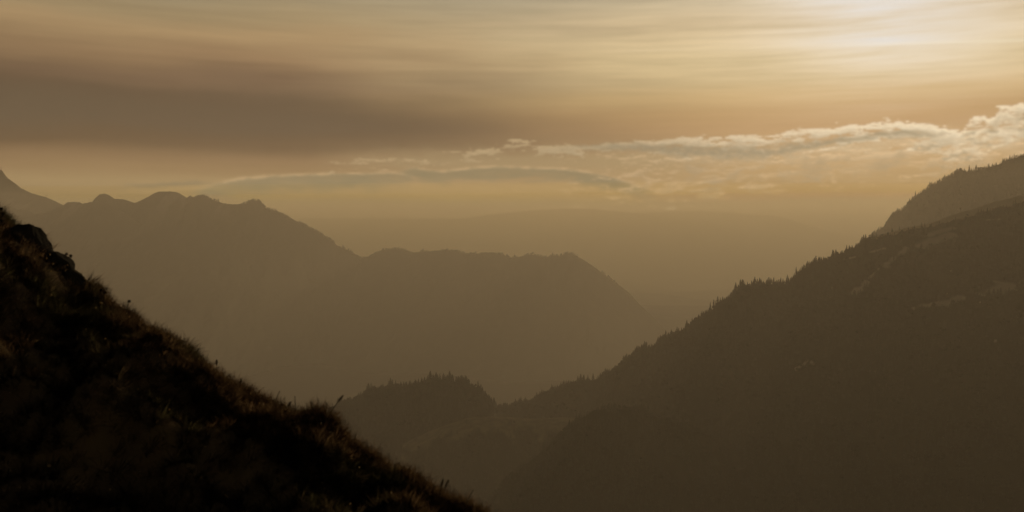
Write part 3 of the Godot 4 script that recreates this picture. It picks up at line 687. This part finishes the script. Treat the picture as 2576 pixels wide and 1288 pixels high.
func build_trees() -> void:
	tree_material = tinted(0.9, 0.2)
	bark_material = matte(BARK)
	for spec: Array in [[61, .21, 13, 1.0], [62, .26, 12, 1.0], [63, .16, 14, 1.2], [64, .23, 11, 1.5], [65, .29, 10, 1.1]]:
		var st := begin()
		spruce_crown(st, spec[0], spec[1], spec[2], spec[3])
		crowns.append(st.commit())
	var tt := begin()
	spruce_trunk(tt)
	trunk_mesh = tt.commit()
	var clump := noise(71, 0.02, 3)
	# single trees along the skylines: [ridge, from x, to x, spacing, lowest, tallest, label, group]
	var rows := [
		[slope, -30.0, 175.0, 4.6, 8.0, 17.0, "the saddle right of the knoll", "spruces on the saddle"],
		[slope, 175.0, 345.0, 4.8, 9.0, 20.0, "the right slope's lowest skyline", "spruces on the lower skyline"],
		[slope, 345.0, 560.0, 5.2, 9.0, 22.0, "the right slope's steep skyline", "spruces on the middle skyline"],
		[slope, 560.0, 740.0, 4.6, 9.0, 22.0, "the right slope's level shoulder", "spruces on the shoulder"],
		[slope, 740.0, 945.0, 4.6, 9.0, 19.0, "the skyline under the bare crest", "spruces under the meadow crest"],
		[knoll, -395.0, -50.0, 6.2, 13.0, 25.0, "the wooded knoll's round top", "spruces on the knoll"],
		[front, 95.0, 262.0, 4.6, 6.0, 15.0, "the nearest wooded hill's top", "spruces on the nearest hill"],
		[upper, 1720.0, 2260.0, 12.0, 11.0, 22.0, "the high ridge at right", "spruces on the high ridge"],
	]
	for row: Array in rows:
		var r: Ridge = row[0]
		var x: float = row[1]
		while x < row[2]:
			var dens := clump.get_noise_1d(x * 1.3)
			x += float(row[3]) * rng.randf_range(0.45, 1.5) * (1.6 if dens < -0.25 else 1.0)
			var at := r.at(r.s_at_x(x), rng.randf_range(-3.0, 5.0))
			var tall := rng.randf_range(row[4], row[5]) * clampf(0.95 + 1.6 * dens, 0.5, 1.5)
			var kind := rng.randi() % 5
			var w := rng.randf_range(0.95, 1.5)
			var part := (x - float(row[1])) / (float(row[2]) - float(row[1]))
			var height := (tall - float(row[4]) * 0.6) / (float(row[5]) * 1.2 - float(row[4]) * 0.6)
			var says := "%s %s spruce %s %s" % ["short" if height < 0.33 else "middling" if height < 0.58 else "tall", "slender" if [.21, .26, .16, .23, .29][kind] * w < 0.26 else "broad", ["at the left end of", "left of the middle of", "right of the middle of", "at the right end of"][clampi(int(part * 4.0), 0, 3)], row[6]]
			spruce(at - Vector3(0, 0.4, 0), tall, kind, says, row[7], w)
	# trees that stand out one by one
	for one: Array in [
		[slope, 528.0, 25.0, 2, "taller left spruce of the slim pair standing up on the steep skyline"],
		[slope, 537.0, 27.0, 2, "right spruce of the slim pair standing up on the steep skyline"],
		[slope, 467.0, 22.0, 1, "single pointed spruce above the low trees of the steep skyline"],
		[slope, 357.0, 24.0, 4, "broad twin-topped spruce rising above the lower skyline"],
		[slope, 362.0, 21.0, 0, "spruce beside the broad twin-topped one on the lower skyline"],
		[slope, 220.0, 20.0, 1, "lone pointed spruce sticking out low on the right slope"],
		[slope, 725.0, 25.0, 4, "bulky dark spruce at the notch of the skyline shoulder"],
		[slope, 748.0, 24.0, 2, "thin bare-looking spruce beside the notch of the skyline shoulder"],
		[slope, 985.0, 13.0, 1, "left lone small tree on the bare meadow crest"],
		[slope, 1003.0, 12.0, 0, "right lone small tree on the bare meadow crest"],
	]:
		var r: Ridge = one[0]
		spruce(r.at(r.s_at_x(one[1]), 0.0) - Vector3(0, 0.4, 0), one[2], one[3], one[4], "")
	# the rest of the woods
	var places: Array[PackedFloat32Array] = [PackedFloat32Array(), PackedFloat32Array(), PackedFloat32Array(), PackedFloat32Array()]
	var many := 0
	# [ridge, how many, s from, s to, t from, t to, lowest, tallest, keep bare]
	for w: Array in [[slope, 28000, 0.03, 1.0, 4.0, 1450.0, 9.0, 18.0, 1], [front, 15000, 0.0, 0.85, -60.0, 520.0, 8.0, 16.0, 0], [knoll, 7000, 0.0, 1.0, -60.0, 520.0, 11.0, 21.0, 0], [upper, 13000, 0.02, 1.0, -50.0, 1000.0, 12.0, 21.0, 0], [meadow, 4500, 0.0, 1.0, -10.0, 520.0, 7.0, 13.0, 2], [left, 1600, 0.5, 0.78, -20.0, 40.0, 13.0, 25.0, 3], [middle, 1300, 0.2, 0.8, -20.0, 40.0, 13.0, 25.0, 3], [slope, 1700, 0.03, 0.62, -14.0, 10.0, 7.0, 15.0, 1], [knoll, 500, 0.1, 0.8, -12.0, 14.0, 10.0, 18.0, 0], [upper, 1000, 0.08, 0.8, -15.0, 15.0, 10.0, 18.0, 0], [slope, 300, 0.55, 0.75, -160.0, -10.0, 7.0, 12.0, 1]]:
		var r: Ridge = w[0]
		for k in int(w[1]):
			var s := rng.randf_range(w[2], w[3])
			var t := rng.randf_range(w[4], w[5])
			if w[8] == 3: t = w[4] + (w[5] - w[4]) * rng.randf() * rng.randf()
			var v := r.at(s, t)
			var open := clump.get_noise_2d(v.x * 0.5, v.z * 0.5)
			if v.y < 0.0 or open > 0.34: continue
			if w[8] == 1 and (clearing(v) > 0.2 or bare_crest(v, t) > 0.2): continue
			if w[8] == 2 and t + n_patch.get_noise_2d(v.x * 1.2, v.z * 1.2) * 90.0 < 70.0 and rng.randf() < 0.985: continue
			if w[8] == 3 and clump.get_noise_1d(s * r.length * 0.2) < -0.1: continue
			var tall := rng.randf_range(w[6], w[7])
			tall *= clampf(1.0 + 0.9 * open, 0.6, 1.3)
			var wide := tall * rng.randf_range(0.9, 1.4)
			var b := Basis(Vector3.UP, rng.randf() * TAU).scaled(Vector3(wide, tall, wide))
			places[3 if open < -0.18 and rng.randf() < 0.6 else many % 3].append_array([b.x.x, b.y.x, b.z.x, v.x, b.x.y, b.y.y, b.z.y, v.y - 0.4, b.x.z, b.y.z, b.z.z, v.z])
			many += 1
	var wood := thing("forest", Vector3.ZERO)
	tag(wood, "dark spruce forest covering the hazy slopes", "forest", "", "stuff")
	for k in 4:
		var st := begin()
		if k < 3: spruce_crown(st, 80 + k, [.22, .18, .27][k], 9, 1.1)
		else: leafy_crown(st, 84)
		spruce_trunk(st)
		var mm := MultiMesh.new()
		mm.transform_format = MultiMesh.TRANSFORM_3D
		mm.mesh = st.commit()
		mm.instance_count = places[k].size() / 12
		mm.buffer = places[k]
		var o := MultiMeshInstance3D.new()
		o.name = "trees"
		o.multimesh = mm
		o.material_override = tree_material
		o.set_meta("kind", "stuff")
		wood.add_child(o, true)

# ------------------------------------------------------------------ the near hillside

var n_hump: FastNoiseLite
var n_tuft: FastNoiseLite
var n_mound: FastNoiseLite

func hill_crest(x: float) -> Vector2:   # height and z of the crest at x
	var l := HILL_CREST
	var i := 0
	while i < l.size() - 2 and x > l[i + 1].x: i += 1
	var k := (x - l[i].x) / (l[i + 1].x - l[i].x)
	return Vector2(lerpf(l[i].y, l[i + 1].y, k), lerpf(l[i].z, l[i + 1].z, k))

func hill_y(x: float, z: float) -> float:
	var c := hill_crest(x)
	var d := z - c.y            # towards the camera
	var soft := hill_crest(x - 0.25).x * 0.25 + hill_crest(x + 0.25).x * 0.25 + c.x * 0.5
	var base := lerpf(c.x, soft, smoothstep(0.1, 0.6, absf(d)))
	var y := base
	if d >= 0:
		y -= 0.42 * (d - 0.35 * (1.0 - exp(-d / 0.35)))
	else:
		y -= 1.25 * (-d) * smoothstep(0.0, 0.5, -d)
	var away := smoothstep(0.05, 0.9, absf(d))
	y += n_hump.get_noise_2d(x, z) * 0.42 * away
	var m := clampf(1.0 - (n_mound.get_noise_2d(x, z) + 1.0) * 0.9, 0.0, 1.0)
	y += m * m * (3.0 - 2.0 * m) * 0.34 * lerpf(0.45, 1.0, away)
	y += (absf(n_tuft.get_noise_2d(x, z)) - 0.2) * 0.1 * lerpf(0.25, 1.0, away)
	return y

func blade_tuft(sd: int, blades: int, tall: float, spread: float) -> ArrayMesh:
	var g := RandomNumberGenerator.new()
	g.seed = sd
	var st := begin()
	for k in blades:
		var a := g.randf() * TAU
		var lean := Vector3(cos(a), 0, sin(a))
		var side := Vector3(-sin(a + g.randf_range(-0.8, 0.8)), 0, cos(a))
		var h := tall * g.randf_range(0.5, 1.15)
		var root := lean * g.randf() * spread * 0.35 + Vector3(0, -0.02, 0)
		var bow := g.randf_range(0.25, 1.0) * h
		var w := g.randf_range(0.0018, 0.0042)
		var pts: Array[Vector3] = []
		for j in 4:
			var f := j / 3.0
			pts.append(root + Vector3.UP * h * (f - 0.32 * f * f * bow / h) + lean * bow * f * f)
		var tint := g.randf_range(0.7, 1.3)
		st.set_color(Color(tint, tint * g.randf_range(0.9, 1.05), tint * g.randf_range(0.8, 1.0)))
		for j in 3:
			var w0 := w * (1.0 - 0.25 * j)
			var w1 := w * (1.0 - 0.25 * (j + 1)) if j < 2 else 0.0002
			var nrm := (pts[j + 1] - pts[j]).cross(side).normalized()
			st.set_normal(nrm)
			for v: Vector3 in [pts[j] - side * w0, pts[j + 1] - side * w1, pts[j] + side * w0, pts[j] + side * w0, pts[j + 1] - side * w1, pts[j + 1] + side * w1]:
				st.add_vertex(v)
	return st.commit()

func build_hillside() -> void:
	n_hump = noise(91, 0.55, 3)
	n_tuft = noise(92, 1.9, 3)
	n_mound = noise(96, 1.7, 1, FastNoiseLite.TYPE_CELLULAR, FastNoiseLite.FRACTAL_NONE)
	n_mound.cellular_return_type = FastNoiseLite.RETURN_DISTANCE
	n_mound.cellular_jitter = 1.0
	var cols := 330
	var rows := 260
	var p := PackedVector3Array()
	var q := PackedColorArray()
	var n_soil := noise(93, 0.9, 4)
	for j in rows:
		for i in cols:
			var x := -13.0 + 20.0 * i / (cols - 1)
			var z := -17.0 + 16.0 * j / (rows - 1)
			p.append(Vector3(x, hill_y(x, z), z))
			q.append(blend(Color(.045, .033, .021), Color(.07, .052, .028), 0.5 + n_soil.get_noise_2d(x, z)))
	var m := tinted(1.0, 0.1)
	var o := mesh_node("hillside", grid_mesh(p, cols, rows, q), m)
	tag(o, "dark tussocky hillside falling to the right in the foreground", "", "", "structure")
	# grass
	var dry := noise(94, 0.7, 3)
	var g := RandomNumberGenerator.new()
	g.seed = 95
	var grass := thing("grass", Vector3.ZERO)
	tag(grass, "dark dry tussock grass covering the foreground hillside", "grass", "", "stuff")
	var specs := [[26, .13, .12], [22, .18, .16], [16, .09, .16], [14, .22, .12]]
	var share := [0.38, 0.30, 0.28, 0.04]
	var total := 19000
	for k in 4:
		var mat := tinted(0.55, 0.35)
		mat.backlight_enabled = true
		mat.backlight = Color(.8, .76, .66)
		var mm := MultiMesh.new()
		mm.transform_format = MultiMesh.TRANSFORM_3D
		mm.use_colors = true
		mm.mesh = blade_tuft(100 + k, specs[k][0], specs[k][1], specs[k][2])
		mm.instance_count = int(total * float(share[k]))
		for i in mm.instance_count:
			var x := 0.0
			var z := 0.0
			for attempt in 30:
				x = g.randf_range(-7.6, 0.6)
				var c := hill_crest(x)
				z = c.y + (g.randf_range(-0.7, 7.0) if g.randf() < 0.72 and k < 3 else g.randf_range(-0.35, 0.9 if k < 3 else 0.25))
				var hollow := n_tuft.get_noise_2d(x, z)
				if c.y - z > -0.55 and x > ROCKS[0][0].x - 0.3 and x < ROCKS[3][0].x + 0.1 and g.randf() < 0.93: continue
				if z < -1.5 and absf(hollow) + g.randf() * 0.35 > 0.18 and z > -1.5 * absf(x) - 3.0 - 8.0: break
			var y := hill_y(x, z)
			var nx := hill_y(x + 0.12, z) - hill_y(x - 0.12, z)
			var nz := hill_y(x, z + 0.12) - hill_y(x, z - 0.12)
			var up := Vector3(-nx, 0.24, -nz).normalized().lerp(Vector3.UP, 0.25).normalized()
			up = (up + Vector3(g.randf_range(-.3, .45), 0, g.randf_range(-.3, .3))).normalized()
			var right := up.cross(Vector3(sin(i * 2.4), 0, cos(i * 2.4))).normalized()
			var size := g.randf_range(0.6, 1.25)
			var b := Basis(right, up, right.cross(up)).scaled(Vector3.ONE * size)
			mm.set_instance_transform(i, Transform3D(b, Vector3(x, y, z)))
			var d := dry.get_noise_2d(x, z)
			var col := Color(.13, .085, .048).lerp(Color(.065, .060, .030), smoothstep(0.0, 0.3, d)).lerp(Color(.16, .115, .07), 0.7 if k < 3 and g.randf() < 0.12 else 0.0)
			mm.set_instance_color(i, col * g.randf_range(0.7, 1.3))
		var gi := MultiMeshInstance3D.new()
		gi.name = "tussocks"
		gi.multimesh = mm
		gi.material_override = mat
		gi.set_meta("kind", "stuff")
		grass.add_child(gi, true)
	# dew caught on the tips of the grass
	var bead := SphereMesh.new()
	bead.radius = 0.0045
	bead.height = 0.009
	bead.radial_segments = 8
	bead.rings = 4
	var wet := matte(Color(.42, .36, .26), 0.3)
	wet.backlight_enabled = true
	wet.backlight = Color(1, .9, .7)
	var drops := MultiMesh.new()
	drops.transform_format = MultiMesh.TRANSFORM_3D
	drops.mesh = bead
	drops.instance_count = 150
	for i in 150:
		var x := 0.0
		var z := 0.0
		for attempt in 60:
			x = g.randf_range(-5.6, 0.2)
			z = hill_crest(x).y + (g.randf_range(0.0, 0.5) if i % 3 == 0 else g.randf_range(0.1, 4.0))
			var nx := hill_y(x + 0.1, z) - hill_y(x - 0.1, z)
			var nz := hill_y(x, z + 0.1) - hill_y(x, z - 0.1)
			if Vector3(-nx, 0.2, -nz).normalized().dot(Vector3(.373, .225, -.9)) > 0.2: break
		drops.set_instance_transform(i, Transform3D(Basis(), Vector3(x, hill_y(x, z) + g.randf_range(0.08, 0.17), z)))
	var dew := MultiMeshInstance3D.new()
	dew.name = "dew_drops"
	dew.multimesh = drops
	dew.material_override = wet
	add_child(dew)
	tag(dew, "glinting dew drops on the foreground grass tips", "dew", "", "stuff")

# ------------------------------------------------------------------ rocks, stalks, mast, pylon

func boulder(sd: int, half: Vector3) -> ArrayMesh:
	# a block broken along flat faces
	var g := RandomNumberGenerator.new()
	g.seed = sd
	var cuts: Array[Vector4] = []
	for k in 15:
		var f := Vector3(g.randfn(), g.randfn(), g.randfn()).normalized()
		cuts.append(Vector4(f.x, f.y, f.z, g.randf_range(0.72, 1.0)))
	var n := noise(sd, 1.6, 4)
	var st := begin()
	st.set_smooth_group(-1)
	var pos := func(i: int, j: int) -> Vector3:
		var th := PI * j / 18.0
		var ph := TAU * i / 28.0
		var d := Vector3(sin(th) * cos(ph), cos(th), sin(th) * sin(ph))
		var k := 1.15
		for c in cuts:
			var along_face := d.dot(Vector3(c.x, c.y, c.z))
			if along_face > 0.2: k = minf(k, c.w / along_face)
		return d * half * (k + 0.05 * n.get_noise_3dv(d * 1.5))
	for j in 18:
		for i in 28:
			var a: Vector3 = pos.call(i, j)
			var b: Vector3 = pos.call((i + 1) % 28, j)
			var c: Vector3 = pos.call(i, j + 1)
			var d: Vector3 = pos.call((i + 1) % 28, j + 1)
			for v: Vector3 in ([a, b, c, b, d, c] if j > 0 and j < 17 else ([a, d, c] if j == 0 else [a, b, c])): st.add_vertex(v)
	st.generate_normals()
	return st.commit()

func tube(st: SurfaceTool, pts: Array[Vector3], r0: float, r1: float, sides := 6) -> void:
	for k in pts.size() - 1:
		var d := (pts[k + 1] - pts[k]).normalized()
		var u := d.cross(Vector3(0.3, 0.1, 1)).normalized()
		var w := d.cross(u)
		var ra := lerpf(r0, r1, float(k) / (pts.size() - 1))
		var rb := lerpf(r0, r1, float(k + 1) / (pts.size() - 1))
		for j in sides:
			var a := TAU * j / sides
			var b := TAU * (j + 1) / sides
			var ea := u * cos(a) + w * sin(a)
			var eb := u * cos(b) + w * sin(b)
			for vn: Array in [[pts[k] + ea * ra, ea], [pts[k + 1] + ea * rb, ea], [pts[k] + eb * ra, eb], [pts[k] + eb * ra, eb], [pts[k + 1] + ea * rb, ea], [pts[k + 1] + eb * rb, eb]]:
				st.set_normal(vn[1])
				st.add_vertex(vn[0])

func flower_head(sd: int, r: float) -> ArrayMesh:   # a dried round head bristling with florets
	var g := RandomNumberGenerator.new()
	g.seed = sd
	var st := begin()
	for k in 60:
		var d := Vector3(g.randf_range(-1, 1), g.randf_range(-0.7, 1), g.randf_range(-1, 1)).normalized()
		var u := d.cross(Vector3(0.2, 1, 0.1)).normalized()
		var w := d.cross(u)
		var tip := d * r * g.randf_range(0.85, 1.2)
		for e: Array in [[u, w], [w, -u]]:
			st.set_normal(e[0])
			st.add_vertex(d * r * 0.1 + e[0] * r * 0.24)
			st.add_vertex(tip)
			st.add_vertex(d * r * 0.1 - e[0] * r * 0.24)
	return st.commit()

func seed_head(sd: int, axis: Vector3, long: float, r: float) -> ArrayMesh:   # a drooping grass spike of scales
	var g := RandomNumberGenerator.new()
	g.seed = sd
	var st := begin()
	var u := axis.cross(Vector3(0.2, 0.1, 1)).normalized()
	var w := axis.cross(u)
	for k in 44:
		var f := (k + g.randf()) / 44.0
		var a := k * 2.4
		var o := u * cos(a) + w * sin(a)
		var at := axis * long * f
		var rr := r * (0.35 + 1.1 * sin(PI * clampf(f * 0.9 + 0.08, 0, 1)))
		var tip := at + axis * long * 0.2 + o * rr * 1.2
		st.set_normal(o)
		var s := o.cross(axis) * rr * 0.55
		st.add_vertex(at + o * rr * 0.2 - s)
		st.add_vertex(tip)
		st.add_vertex(at + o * rr * 0.2 + s)
	return st.commit()

func build_small_things() -> void:
	# boulders on the crest
	var stone := matte(Color(.016, .015, .013), 0.95)
	var grain := NoiseTexture2D.new()
	grain.noise = noise(121, 0.03, 5)
	grain.width = 256
	grain.height = 256
	grain.seamless = true
	grain.as_normal_map = true
	grain.bump_strength = 2.5
	stone.metallic_specular = 0.0
	stone.normal_enabled = true
	stone.normal_texture = grain
	stone.uv1_triplanar = true
	stone.uv1_scale = Vector3.ONE * 1.5
	var says := ["largest dark boulder on the hillside crest near the left edge", "small rock wedged just below the largest boulder", "angular dark rock in the middle of the boulder row", "lowest dark rock of the boulder row above the first grass tufts", "rock cut off by the left edge above the largest boulder"]
	for k in ROCKS.size():
		var at: Vector3 = ROCKS[k][0]
		var w: float = ROCKS[k][1]
		var h: float = ROCKS[k][2]
		var o := mesh_node("boulder", boulder(171 + k * 3, Vector3(w * 1.15, h * 1.2, w * 1.1)), stone)
		o.position = at - Vector3(0, h * 0.12, 0)
		o.rotation = Vector3(0.15, k * 1.3, -0.5)
		tag(o, says[k], "rock", "boulders on the hillside crest")
	# dried stalks standing out against the haze
	var dry := matte(Color(.035, .026, .018), 0.8)
	var names := ["upper round dried flower at the very left edge", "lower round dried flower at the very left edge", "round dried flower leaning over the largest boulder", "thin bare stalk between the two upper rocks", "left one of the two dried flowers above the boulder row", "right one of the two dried flowers above the boulder row", "left one of the two dried flowers below the boulder row", "right one of the two dried flowers below the boulder row", "single dried flower leaning right on the upper grassy crest", "left one of two short upright stalks on the grassy crest", "right one of two short upright stalks on the grassy crest", "upright grass spike on the tussock at mid crest", "short grass spike on the right flank of the mid tussock", "long straight stalk leaning right before the crest dip", "curved upright stalk standing in the crest dip", "short grass spike leaning right in the crest dip", "long drooping grass spike reaching right over the round tussock", "left one of the two fat grass spikes near the lower end", "right one of the two fat grass spikes near the lower end", "last bare stalk leaning right at the bottom of the crest"]
	for k in STALKS.size():
		var kind: String = STALKS[k][0]
		var head: Vector3 = STALKS[k][1]
		var root: Vector3 = STALKS[k][2]
		root.y = minf(root.y, hill_y(root.x, root.z)) - 0.04
		var t := thing("dried_flower" if kind == "round" else "grass_spike" if kind == "seed" else "grass_stalk", root)
		var d := head - root
		var pts: Array[Vector3] = []
		for j in 7:
			var f := j / 6.0
			pts.append(Vector3(d.x * pow(f, 1.35), d.y * (f + 0.12 * f * (1 - f)), d.z * f))
		var st := begin()
		tube(st, pts, 0.0048, 0.003 if kind != "stem" else 0.0036)
		mesh_node("stem", st.commit(), dry, t)
		if kind == "round":
			var o := mesh_node("flower_head", flower_head(140 + k, 0.024), dry, t)
			o.position = d
		elif kind == "seed":
			var axis := (pts[6] - pts[5]).normalized()
			var o := mesh_node("seed_head", seed_head(140 + k, axis, 0.09 if k > 15 else 0.06, 0.012), dry, t)
			o.position = d - axis * 0.05
		else:
			var blade := begin()
			var side := Vector3(0.006, 0, 0.002)
			for v: Vector3 in [pts[1] - side, pts[3] + Vector3(0.05, 0.0, 0.01), pts[1] + side]:
				blade.set_normal(Vector3(0, 0, 1))
				blade.add_vertex(v)
			mesh_node("blade", blade.commit(), dry, t)
		tag(t, names[k], "plant", "dried stalks along the crest")
	# mast on the left peak
	var steel := matte(Color(.08, .08, .08), 0.6)
	var at: Vector3 = MAST[0]
	var tall: float = MAST[1]
	var m := thing("radio_mast", at - Vector3(0, 3, 0))
	var st := begin()
	tube(st, [Vector3.ZERO, Vector3(0, tall * 0.55, 0)] as Array[Vector3], 3.0, 1.8, 8)
	mesh_node("tower", st.commit(), steel, m)
	st = begin()
	tube(st, [Vector3(0, tall * 0.55, 0), Vector3(0, tall, 0)] as Array[Vector3], 1.2, 0.6, 8)
	mesh_node("antenna", st.commit(), steel, m)
	st = begin()
	tube(st, [Vector3(0, tall * 0.45, 0), Vector3(0, tall * 0.52, 0)] as Array[Vector3], 3.4, 3.4, 10)
	mesh_node("platform", st.commit(), steel, m)
	tag(m, "tiny radio mast on the pointed peak at the left edge", "mast")
	# lift pylon on the shoulder below
	at = PYLON[0]
	tall = PYLON[1]
	var y := thing("lift_pylon", at - Vector3(0, 3, 0))
	st = begin()
	tube(st, [Vector3(-3, 0, 0), Vector3(2, tall, 0)] as Array[Vector3], 1.3, 1.0, 8)
	mesh_node("post", st.commit(), steel, y)
	st = begin()
	tube(st, [Vector3(-6, tall, 0), Vector3(8, tall + 1, 0)] as Array[Vector3], 1.1, 1.1, 8)
	mesh_node("crossarm", st.commit(), steel, y)
	tag(y, "tiny lift pylon on the shoulder right of the mast peak", "pylon")
